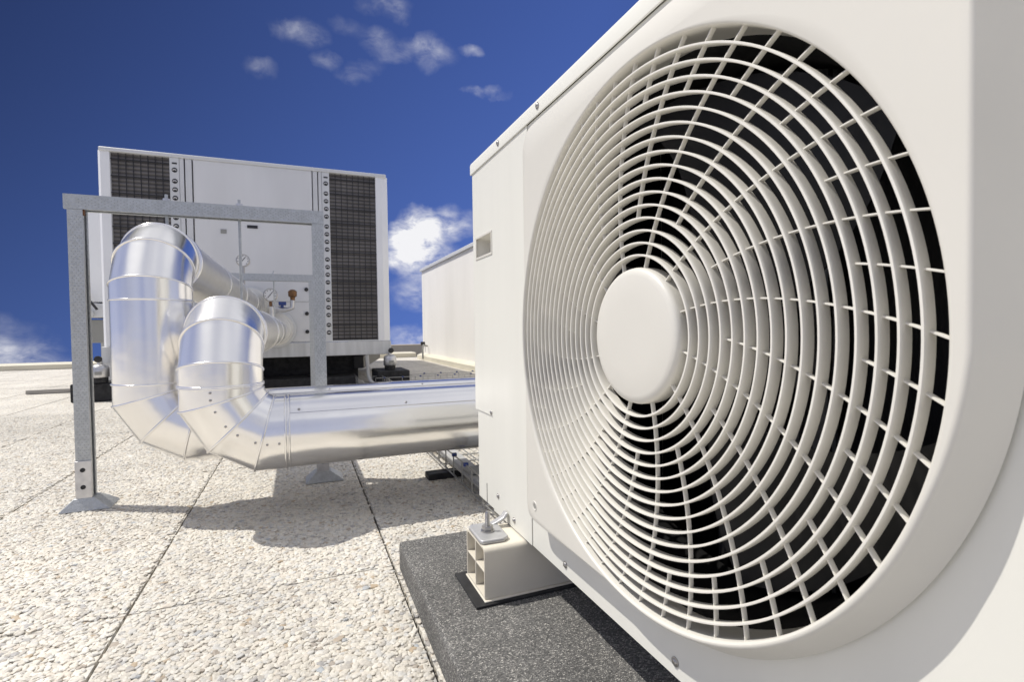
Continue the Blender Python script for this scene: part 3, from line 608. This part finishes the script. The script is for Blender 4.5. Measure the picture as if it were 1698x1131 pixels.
def pipe_run(px, py, ztop, label, ystart=5.09, xend=2.04, lap=None):
    p = thing('insulated_pipe', label, 'pipe', (px, py, 0), 'aluminium clad pipes of the chiller')
    ct = Vector((px, py+RHO, ztop-RHO)); cb = Vector((px+RHO, py, .255+RHO))
    J1 = arc_joints(ct, Z_, -Y_, RHO); J2 = arc_joints(cb, -X_, -Z_, RHO)
    start = Vector((px, ystart, ztop)); end = Vector((xend, py, .255))
    # rear run in sheets
    ys = [ystart, 4.45, 3.55, 2.75, py+RHO+.03]
    ref = X_
    def straight(a, b, name='pipe_sheet', R=RP, m='clad', ref=X_):
        d = (b-a).normalized(); ra = miter_ring(a, d, d, R, ref, NP); rb = miter_ring(b, d, d, R, ref, NP); return seg_mesh(ra, rb).build(name, m, p, smooth=60)
    for i in range(len(ys)-1):
        straight(Vector((px, ys[i], ztop)), Vector((px, ys[i+1], ztop)), R=RP-.0008*(i % 2), m='clad_dull')
        if i: bead(miter_ring(Vector((px, ys[i], ztop)), -Y_, -Y_, RP+.0004, X_, NP), 'band', p, .0035, 'clad_dull')
    bead(miter_ring(Vector((px, ys[-1], ztop)), -Y_, -Y_, RP+.001, X_, NP), 'band', p, .0045)
    pts = [Vector((px, py+RHO+.03, ztop))]+J1
    R = RP
    # top elbow gores
    dirs = lambda P, i: (P[i]-P[i-1])
    chain = [Vector((px, py+RHO+.03, ztop))]+J1+[Vector((px, py, ztop-RHO))]
    zb = .255+RHO
    def do_chain(ch, ref, name):
        rings_ = []
        for i, q in enumerate(ch):
            din = (ch[i]-ch[i-1]) if i else (ch[1]-ch[0]); dout = (ch[i+1]-ch[i]) if i < len(ch)-1 else din
            rings_.append((q, din, dout))
        for i in range(len(ch)-1):
            q0, a0, b0 = rings_[i]; q1, a1, b1 = rings_[i+1]
            rA = R+.0008*((i) % 2)
            r0 = miter_ring(q0, a0, b0, rA, ref, NP) if i else miter_ring(q0, b0, b0, rA, ref, NP); r1 = miter_ring(q1, a1, b1, rA, ref, NP)
            # rings from different incoming directions start at the same reference, so they line up
            seg_mesh(r0, r1).build(name, 'clad', p, smooth=60)
            if 0 < i: bead(miter_ring(q0, a0, b0, R+.0008, ref, NP), 'seam', p, .0031)
    do_chain(chain, X_, 'elbow_gore')
    bead(miter_ring(Vector((px, py, ztop-RHO)), -Z_, -Z_, R+.0008, X_, NP), 'band', p, .0030)
    if ztop-RHO-zb > .02:
        straight(Vector((px, py, ztop-RHO)), Vector((px, py, zb)), ref=X_); 
    bead(miter_ring(Vector((px, py, zb)), -Z_, -Z_, R+.0008, X_, NP), 'band', p, .0030)
    chain = [Vector((px, py, zb))]+J2+[Vector((px+RHO+.018, py, .255))]
    do_chain(chain, Y_, 'elbow_gore')
    bead(miter_ring(chain[-1], X_, X_, R+.0012, Y_, NP), 'band', p, .0032)
    bead(miter_ring(chain[-1]+X_*.009, X_, X_, R+.0008, Y_, NP), 'band', p, .0028)
    straight(chain[-1], Vector((1.05, py, .255)), ref=Y_); straight(Vector((1.05, py, .255)), end, R=R-.001, ref=Y_)
    # overlapping top sheet of the run with its screws
    mb = MB(); n = 26; a0, a1 = lap; vs = []; x0 = chain[-1].x+.012
    for r in (R+.0022, R+.0004):
        for x in (x0, 1.0):
            for i in range(n+1):
                a = math.radians(a0+(a1-a0)*i/n); vs.append((x, py-r*math.cos(a), .255+r*math.sin(a)))
    k = n+1
    fs = [(i, i+1, k+i+1, k+i) for i in range(n)]+[(2*k+i, 2*k+i+1, 3*k+i+1, 3*k+i) for i in range(n)]+[(i, i+1, 2*k+i+1, 2*k+i) for i in range(n)]+[(k+i, k+i+1, 3*k+i+1, 3*k+i) for i in range(n)]
    fs += [(0, k, 3*k, 2*k), (n, k+n, 3*k+n, 2*k+n)]
    mb.add(vs, fs); mb.build('lap_sheet', 'clad', p, smooth=40)
    a = math.radians(a0+5)
    for x in (x0+.022, x0+.31, x0+.61, x0+.9): screw((x, py-(R+.0022)*math.cos(a), .255+(R+.0022)*math.sin(a)), (0, -math.cos(a), math.sin(a)), .0032, p)
    return p, chain, J2
p1, ch1, _ = pipe_run(-.396, 1.78, .768, 'taller rear clad pipe bending down behind the shorter one at the left', lap=(62, 200))
p2, ch2, J2 = pipe_run(-.198, 1.57, .535, 'shorter front clad pipe bending down and running right behind the fan unit', lap=(38, 200))
# screws along the front of the lower elbow of the front pipe
path = [ch2[0]+Z_*.0]+J2+[ch2[-1]]
for (i, f) in ((0, .25), (0, .75), (1, .22), (1, .82), (2, .22), (2, .85), (3, .2), (3, .72)):
    q = path[i].lerp(path[i+1], f); dd = (path[i+1]-path[i]).normalized(); out = Vector((-dd.z, 0, dd.x))  # towards the outside of the bend is minus
    an = math.radians(8); nrm_ = (-Y_*math.cos(an)+out*math.sin(an)*(-1)).normalized()
    screw(q+nrm_*(RP+.0008), nrm_, .0026, p2)
# flanges, valves and gauges at the chiller end
for px, zt, par in ((-.396, .768, p1), (-.198, .570-.035, p2)):
    mb = MB(); mb.lathe([(.11, 0), (.125, .006), (.128, .10), (.145, .105), (.147, .22), (.12, .225)], (px, 4.84, zt+(.02 if par is p2 else 0)), (0, 1, 0), 40); mb.build('end_sleeve', 'clad_white', par, smooth=40)
    mb = MB(); mb.lathe([(.15, 0), (.165, .006), (.168, .03), (.15, .036)], (px, 5.062, zt+(.02 if par is p2 else 0)), (0, 1, 0), 40); mb.build('flange', 'white_trim', par, smooth=40)
def gauge(c, r, par, stem):
    mb = MB(); mb.lathe([(r, .02), (r, -.01), (r*.88, -.014), (r*.86, -.008), (.0001, -.008)], c, (0, 1, 0), 32); g_ = mb.build('pressure_gauge', 'screw', par, smooth=40)
    c = Vector(c); f = MB().lathe([(r*.85, 0), (r*.85, -.002), (.0001, -.002)], c-Y_*.0075, (0, 1, 0), 32).build('dial', 'dial', None, smooth=40)
    f.parent = g_; f.matrix_parent_inverse = Matrix()
    nd = MB().tube([c+Vector((-r*.35, -.011, -r*.4)), c+Vector((r*.3, -.011, r*.45))], .0025, 6); 
    for k in range(9):
        a = math.radians(-45+270*k/8); d = Vector((math.cos(a), 0, math.sin(a))); nd.tube([c+d*r*.62-Y_*.011, c+d*r*.78-Y_*.011], .002, 5)
    nd = nd.build('needle', 'dark', None); nd.parent = g_; nd.matrix_parent_inverse = Matrix()
    MB().tube([c-Z_*r*.9, c-Z_*(r+stem)], .012, 10).build('gauge_stem', 'brass' if par is p2 else 'screw', par)
gauge((-.226, 4.78, .842), .057, p2, .10); gauge((-.425, 4.78, 1.125), .053, p1, .22)
mb = MB(); mb.tube([(-.20, 4.80, .71), (-.12, 4.80, .715), (-.06, 4.80, .735), (-.055, 4.80, .80)], .02, 12); mb.build('valve_pipe', 'zinc', p2)
mb = MB(); mb.tube([(-.225, 4.79, .66), (-.225, 4.79, .745)], .028, 14); mb.tube([(-.25, 4.79, .735), (-.11, 4.79, .72)], .022, 12); mb.build('valve_body', 'zinc', p2)
mb = MB(); mb.box((-.165, 4.745, .755), (-.105, 4.785, .785)); mb.box((-.15, 4.75, .735), (-.125, 4.78, .757)); mb.build('valve_handle', 'blue', p2, bevel=.005)
mb = MB(); mb.lathe([(.014, 0), (.018, .01), (.02, .035), (.034, .045), (.036, .085), (.02, .10), (.008, .103)], (-.055, 4.80, .79), (0, 0, 1), 16); mb.build('air_vent', 'brass', p2)

# ================================================================ SUPPORT FRAMES
def c_channel(mb, a, b, w, d, t, lip, axis, open_dir):
    """C section swept from a to b. axis: 'z' post (section in XY) or 'x' beam (section in YZ)"""
    if axis == 'z':
        x0, y0 = a[0], a[1]; x1, y1 = x0+w, y0+d
        if open_dir > 0: P = [(x1, y0), (x0, y0), (x0, y1), (x1, y1), (x1, y1-lip), (x1-t, y1-lip), (x1-t, y1-t), (x0+t, y1-t), (x0+t, y0+t), (x1-t, y0+t), (x1-t, y0+lip), (x1, y0+lip)]
        else: P = [(x0, y0), (x1, y0), (x1, y1), (x0, y1), (x0, y1-lip), (x0+t, y1-lip), (x0+t, y1-t), (x1-t, y1-t), (x1-t, y0+t), (x0+t, y0+t), (x0+t, y0+lip), (x0, y0+lip)]
        mb.prism(P, 'z', a[2], b[2])
    else:
        y0, z0 = a[1], a[2]; y1, z1 = y0+d, z0+w
        P = [(y0, z0), (y0, z1), (y1, z1), (y1, z0), (y1-lip, z0), (y1-lip, z0+t), (y1-t, z0+t), (y1-t, z1-t), (y0+t, z1-t), (y0+t, z0+t), (y0+lip, z0+t), (y0+lip, z0)]
        mb.prism(P, 'x', a[0], b[0])
def knurl(mb, p0, du, dv, nu, nv, su, sv, nrm_, r=.0017):
    """rows of small raised dimples on a face"""
    for i in range(nu):
        for j in range(nv):
            c = Vector(p0)+du*su*i+dv*(sv*j+(.5*sv if i % 2 else 0))
            a = dv.normalized(); b = du.normalized(); ring_ = [c+r*(math.cos(k*PI/3)*a+math.sin(k*PI/3)*b) for k in range(6)]
            mb.add(ring_+[c+nrm_*r*.6], [(k, (k+1) % 6, 6) for k in range(6)])
def support_foot(par, x0, x1, y0, y1, b0):
    mb = MB(); xa, xb = x0-.040, x1+.050; ya, yb = y0-.022, y1+.03; z0 = .004
    top = [(x0-.006, y0-.006, .040), (x1+.006, y0-.006, .040), (x1+.006, y1+.004, .040), (x0-.006, y1+.004, .040)]
    mid = [(xa+.004, ya+.002, .010), (xb-.004, ya+.002, .010), (xb-.004, yb, .010), (xa+.004, yb, .010)]
    bot = [(xa, ya, z0), (xb, ya, z0), (xb, yb, z0), (xa, yb, z0)]
    mb.add(top+mid+bot, [(0, 1, 2, 3), (11, 10, 9, 8)]+[(i, (i+1) % 4, 4+(i+1) % 4, 4+i) for i in range(4)]+[(4+i, 4+(i+1) % 4, 8+(i+1) % 4, 8+i) for i in range(4)])
    mb.build('base_foot', 'galv', par, bevel=.002)
    mb = MB(); mb.box((x0-.0015, y0-.0045, .038), (x1+.0015, y0-.0006, b0)); mb.build('splice_plate', 'zinc', par, bevel=.001)
    for z in (.073, .125):
        MB().lathe([(.0065, 0), (.0065, .0015), (.0048, .002), (.0045, .0005), (.0001, .0005)], ((x0+x1)/2-.001, y0-.0047, z), (0, -1, 0), 18).build('bolt_hole', 'dark', par)
def support_frame(label, xl, xr, y, zt, w=.038, d=.043, left=True, rods=(), rodz=.4, knurls=True):
    t = thing('support_frame', label, 'support frame', (xl, y, 0), 'galvanised pipe support frames')
    posts = ([(xl, 1)] if left else [])+[(xr-w, -1)]
    for x, od in posts:
        mb = MB(); c_channel(mb, (x, y, .03), (x, y, zt-w), w, d, .0025, .011, 'z', od)
        po = mb.build('post', 'galv', t, smooth=0)
        if knurls:
            mb = MB(); knurl(mb, (x+.008, y-.0001, .16), Vector((0, 0, 1)), X_, 92 if True else 1, 3, .008, .010, -Y_); q = mb.build('dimple_rows', 'punched', None); q.parent = po; q.matrix_parent_inverse = Matrix()
        support_foot(t, x, x+w, y, y+d, .152)
    mb = MB(); c_channel(mb, (xl-(.008 if left else 0), y-.0012, zt-w+.0005), (xr+.001, 0, 0), w+.006, d+.002, .0025, .011, 'x', 0)
    be = mb.build('crossbeam', 'galv', t, smooth=0)
    if knurls:
        mb = MB(); knurl(mb, (xl+.03, y-.0013, zt-w+.010), X_, Vector((0, 0, 1)), int((xr-xl-.06)/.008), 3, .008, .010, -Y_); q = mb.build('dimple_rows', 'punched', None); q.parent = be; q.matrix_parent_inverse = Matrix()
    for (rx, zb) in rods:
        mb = MB(); mb.tube([(rx, y+.022, zb), (rx, y+.022, zt+.03)], .0045, 8); mb.build('hanging_rod', 'galv', t)
        MB().lathe([(.011, 0), (.011, .009)], (rx, y+.022, zt+.0075), (0, 0, 1), 6).build('rod_nut', 'zinc', t)
    return t
fr = support_frame('tall galvanised steel frame with dimpled posts around the nearer ends of the pipes', -.634, .083, 1.92, .948, rods=((-.18, .64), (-.386, .868)))
MB().box((-.5965, 1.921, .893), (-.592, 1.930, .9095)).build('rust_patch', mat('rust', (.16, .07, .035), .9, noise=(60, .4, 5)), fr)
support_frame('second galvanised frame further back, crossbar seen between pipes and chiller', -.62, .100, 3.8, .915, w=.040, rods=((-.158, .63),), knurls=False)

# ================================================================ CHILLER
YC = 5.10
ch = thing('chiller', 'big white rooftop chiller with dark coil panels behind the pipes', 'chiller', (-.33, 7.2, 0))
CX0, CX1, CZ0, CZ1, YCB = -1.486, .820, .430, 2.030, 9.3
mb = MB(); mb.box((CX0+.07, YC+.10, CZ0), (CX1-.07, YCB, CZ1-.02)); mb.build('body', 'white', ch, bevel=.004)
mb = MB(); mb.box((CX0+.001, YC-.012, .298), (CX1-.001, YC+.05, CZ0-.002)); mb.box((CX0+.002, YC+.052, .298), (CX0+.06, YCB, CZ0-.002)); mb.box((CX1-.06, YC+.052, .298), (CX1-.002, YCB, CZ0-.002)); mb.build('base_rail', 'rail', ch, bevel=.004)
mb = MB(); mb.box((CX0+.02, YC-.012, CZ1-.020), (CX1-.02, YCB, CZ1+.012)); mb.build('top_trim', 'white_trim', ch, bevel=.006)
for (xa, xb, s) in ((CX0, -1.395, 1), (.700, CX1, -1)):
    P = [(xa, YC+.05), (xa+.028, YC), (xb, YC), (xb, YC+.10), (xa, YCB)] if s > 0 else [(xb, YC+.05), (xb-.062, YC), (xa, YC), (xa, YC+.10), (xb, YCB)]
    MB().prism(P, 'z', CZ0, CZ1-.004).build('corner_post', 'cornerwhite', ch, smooth=0, bevel=.003)
for (xa, xb) in ((-.913, -.882), (-.872, -.824), (.136, .176), (.184, .212)):
    MB().box((xa, YC-.002, CZ0), (xb, YC+.1, CZ1-.02)).build('trim_strip', 'white_trim', ch, bevel=.003)
MB().box((-.816, YC, CZ0), (.128, YC+.1, CZ1-.02)).build('front_panel', 'white', ch, bevel=.003)
mb = MB(); mb.box((-.30, YC-.0025, .803), (.120, YC-.0003, .806)); mb.box((-.815, YC-.0025, .806), (-.813, YC-.0003, 1.99)); mb.box((-.815, YC-.0025, .436), (.125, YC-.0003, .4385)); mb.build('panel_seam', 'tag', ch, smooth=0)
MB().box((-.413, YC-.006, 1.452), (-.330, YC-.0004, 1.478)).build('name_plate', 'dark', ch)
MB().box((-.62, YC-.006, 1.395), (-.575, YC-.0004, 1.43)).build('name_plate', 'tag', ch)
for z in (.917, .695, .528): MB().lathe([(.0175, 0), (.0175, .012), (.012, .016)], (.060, YC, z), (0, -1, 0), 18).build('knob', 'dark', ch)
def coil(x0, x1, z0, z1):
    MB().box((x0, YC+.030, z0), (x1, YC+.098, z1)).build('condenser_coil', 'coil', ch, smooth=0)
    mb = MB(); nx = 8; nz_ = 11
    for i in range(1, nx): x = x0+(x1-x0)*i/nx; mb.box((x-.0030, YC+.016, z0), (x+.0030, YC+.022, z1))
    for i in range(0, nz_+1): z = z1-.05-(z1-z0)*i/(nz_+.4)*1.0; mb.box((x0, YC+.010, max(z-.004, z0)), (x1, YC+.0155, max(z+.004, z0+.006)))
    mb.build('guard_grid', 'dark', ch, smooth=0)
    mb = MB(); mb.box((x0-.002, YC, z0-.012), (x1+.002, YC+.03, z0)); mb.build('coil_sill', 'white_trim', ch)
coil(-1.393, -.986, CZ0+.012, CZ1-.022); coil(.282, .699, CZ0+.012, CZ1-.022)
for (xa, xb) in ((-.984, -.915), (.214, .280)):
    MB().box((xa, YC-.004, CZ0), (xb, YC+.1, CZ1-.02)).build('tube_sheet', 'white_trim', ch, bevel=.003)
    xm = (xa+xb)/2+.002; z = 1.905; k = 0
    while z > .46:
        MB().lathe([(.0205, 0), (.0205, .0025), (.016, .003)], (xm, YC-.0035, z), (0, -1, 0), 20).build('tube_hole', 'dark', ch)
        mbq = MB(); mbq.tube([(xm-.012, YC-.008, z-.002), (xm-.004, YC-.014, z+.002), (xm+.004, YC-.014, z+.002), (xm+.012, YC-.008, z-.002)], .0055, 8); mbq.build('return_bend', 'zinc', ch)
        k += 1; z -= .093 if k % 4 == 1 else .071
    MB().box((xm-.018, YC-.0062, 1.955), (xm+.018, YC-.0038, 1.968)).build('slot', 'dark', ch)
# spring isolators and rubber covered blocks the chiller stands on
def isolator(x, y, z, label):
    t = thing('vibration_isolator', label, 'isolator', (x, y, z), 'spring isolators under the chiller')
    MB().lathe([(.052, 0), (.052, .035), (.045, .042)], (x, y, z), (0, 0, 1), 28).build('rubber_base', 'rubber', t)
    MB().lathe([(.056, 0), (.060, .006), (.060, .070), (.050, .092), (.03, .102), (.02, .103)], (x, y, z+.040), (0, 0, 1), 28).build('steel_housing', 'zinc', t)
    MB().lathe([(.018, 0), (.018, .03)], (x, y, z+.143), (0, 0, 1), 12).build('stud', 'zinc', t)
    mb = MB(); mb.lathe([(.026, 0), (.026, .014), (.02, .018)], (x+.004, y-.042, z+.185), (0, -1, 0), 20); mb.build('adjuster', 'dark', t)
    MB().box((x-.018, y-.0625, z+.062), (x+.026, y-.057, z+.088)).build('rating_plate', 'tag', t)
isolator(-1.472, 4.99, .150, 'silvery spring isolator on the left rubber block, partly behind the frame post')
isolator(.800, 5.06, .150, 'silvery spring isolator on the right rubber block under the chiller corner')
for (a, b, lab) in (((-1.655, 4.95, .001), (-1.28, 5.25, .146), 'black rubber covered block under the left isolator'), ((.66, 4.92, .001), (.965, 5.35, .146), 'black rubber covered block under the right isolator beside the wire tray')):
    o = MB().box(a, b).build('rubber_block', 'rubber', bevel=.012, seg=3); tag(o, lab, 'rubber block', 'rubber blocks under the chiller')
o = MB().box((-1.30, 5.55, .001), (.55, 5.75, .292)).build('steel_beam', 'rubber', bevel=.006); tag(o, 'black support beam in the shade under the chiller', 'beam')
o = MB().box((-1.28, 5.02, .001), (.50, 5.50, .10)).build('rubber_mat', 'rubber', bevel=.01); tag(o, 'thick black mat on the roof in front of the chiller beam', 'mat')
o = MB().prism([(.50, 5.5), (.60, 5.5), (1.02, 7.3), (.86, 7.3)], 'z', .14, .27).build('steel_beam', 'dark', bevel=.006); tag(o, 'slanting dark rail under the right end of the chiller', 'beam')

# ================================================================ CABLE TRAYS, conduit
def tray(label, x0, x1, y0, y1, zb, zt, along, clips, step=.1):
    t = thing('cable_tray', label, 'cable tray', ((x0+x1)/2, (y0+y1)/2, 0), 'wire mesh cable trays'); r = .0026
    lw = MB(); cw = MB()
    if along == 'y':
        for (x, z) in ((x0, zt), (x0, (zb+zt)/2), (x0+.004, zb), (x0+.08, zb), (x1-.08, zb), (x1-.004, zb), (x1, (zb+zt)/2), (x1, zt)): lw.tube([(x, y0, z), (x, y1, z)], r, 6)
        y = y0
        while y <= y1: cw.tube([(x0-.003, y, zt), (x0-.003, y, zb+.012), (x0+.009, y, zb-.003), (x1-.009, y, zb-.003), (x1+.003, y, zb+.012), (x1+.003, y, zt)], r, 6); y += step
    else:
        for (y, z) in ((y0, zt), (y0, (zb+zt)/2), (y0+.004, zb), (y0+.08, zb), (y1-.004, zb), (y1, zt)): lw.tube([(x0, y, z), (x1, y, z)], r, 6)
        x = x0
        while x <= x1: cw.tube([(x, y0-.003, zt), (x, y0-.003, zb+.012), (x, y0+.009, zb-.003), (x, y1-.009, zb-.003), (x, y1+.003, zb+.012), (x, y1+.003, zt)], r, 6); x += step
    lw.build('long_wires', 'wire', t); cw.build('cross_wires', 'wire', t)
    for c in clips: MB().box((c[0]-.008, c[1]-.006, c[2]-.005), (c[0]+.008, c[1]+.006, c[2]+.007)).build('clip', 'blue', t, bevel=.002)
    return t
tray('wire mesh cable tray running away from behind the fan unit, under the pipes', .475, .70, 1.28, 5.2, .030, .105, 'y', [(.475, 1.68, .107), (.475, 1.55, .105)])
cl_ = [(.70+.165*i, 4.75, .098) for i in range(8)]+[(.78+.165*i, 4.95, .104) for i in range(7)]
tray('wire mesh cable tray crossing left to right behind the pipes towards the white wall', .62, 1.95, 4.75, 4.95, .025, .098, 'x', cl_, .12)
o = MB().box((.51, 1.30, .034), (.565, 4.7, .052)).build('cable_trunking', 'trunk', bevel=.003); tag(o, 'pale flat cable trunking lying in the wire tray', 'trunking')
o = MB().box((.405, 1.765, .001), (.73, 1.825, .024)).build('rubber_block', 'rubber', bevel=.004); tag(o, 'small black rubber block carrying the wire tray near the fan unit', 'rubber block')
o = MB().box((.50, 1.60, .0545), (.66, 1.68, .062)).build('junction_cover', 'tag', bevel=.003); tag(o, 'grey cover plate lying across the wire tray behind the fan unit', 'cover plate')
mb = MB(); pts = [(.575, 4.98, .30), (.58, 4.97, .2), (.585, 4.95, .10), (.61, 4.9, .045), (.68, 4.86, .024), (.9, 4.70, .022), (1.3, 4.66, .022), (1.9, 4.64, .022)]
sm_ = []
for i in range(len(pts)-1):
    for k in range(5):
        p0 = Vector(pts[max(i-1, 0)]); p1_ = Vector(pts[i]); p2_ = Vector(pts[i+1]); p3 = Vector(pts[min(i+2, len(pts)-1)]); t = k/5
        sm_.append(.5*((2*p1_)+(-p0+p2_)*t+(2*p0-5*p1_+4*p2_-p3)*t*t+(-p0+3*p1_-3*p2_+p3)*t**3))
mb.tube(sm_, .017, 12); o = mb.build('conduit', 'conduit'); tag(o, 'grey flexible conduit hanging from the chiller and bending along the roof', 'conduit')

# ================================================================ BACKGROUND THINGS
t = thing('plant_room', 'long plain white wall of a plant housing with a grey coping at the right', 'building', (3.2, 5.5, 0))
MB().box((2.06, 1.9, .10), (4.6, 9.25, 1.575)).build('wall', 'wall', t, smooth=0)
MB().prism([(2.03, 1.578), (2.03, 1.622), (2.045, 1.632), (4.63, 1.632), (4.63, 1.578)], 'y', 1.87, 9.28).build('coping', 'white_trim', t, smooth=0, bevel=.003)
MB().prism([(1.96, .001), (1.96, .07), (2.055, .105), (4.65, .105), (4.65, .001)], 'y', 1.85, 9.30).build('base_upstand', 'curb', t, smooth=0)
MB().tube([(2.045, 8.85, .24), (1.97, 8.80, .26), (1.95, 8.78, .20), (1.95, 8.78, .02)], .016, 8).build('drain_pipe', 'tag', t)
MB().box((1.99, 9.08, .25), (2.055, 9.13, .31)).build('outlet_box', 'dark', t)
t = thing('equipment_cabinet', 'white cabinet seen in the gap left of the chiller behind the frame post', 'cabinet', (-2.1, 6.6, 0))
MB().box((-2.035, 6.5, .86), (-1.60, 7.3, 1.80)).build('cabinet_body', 'cornerwhite', t, bevel=.01)
MB().box((-2.02, 6.48, .70), (-1.60, 7.2, .845)).build('cabinet_shelf', 'white_trim', t, bevel=.01)
MB().box((-2.03, 6.52, .44), (-1.60, 7.2, .68)).build('cabinet_base', 'tag', t, bevel=.01)
MB().tube([(-2.0, 6.42, .93), (-1.90, 6.42, .78)], .012, 8).build('stay', 'dark', t)
MB().box((-2.03, 6.40, .915), (-1.97, 6.45, .94)).build('stay_bracket', 'dark', t)
MB().lathe([(.03, 0), (.035, .03), (.02, .06)], (-1.97, 6.44, .715), (0, 0, 1), 14).build('cap', 'white', t)
MB().box((-2.02, 6.9, .001), (-1.60, 7.1, .438)).build('cabinet_leg', 'white_trim', t)
o = MB().box((-2.27, 5.85, .002), (-1.52, 5.90, .038)).build('timber_batten', 'plank', bevel=.004); tag(o, 'grey weathered batten lying on the paving at the far left', 'batten')
print('pebbles', n, len(P))
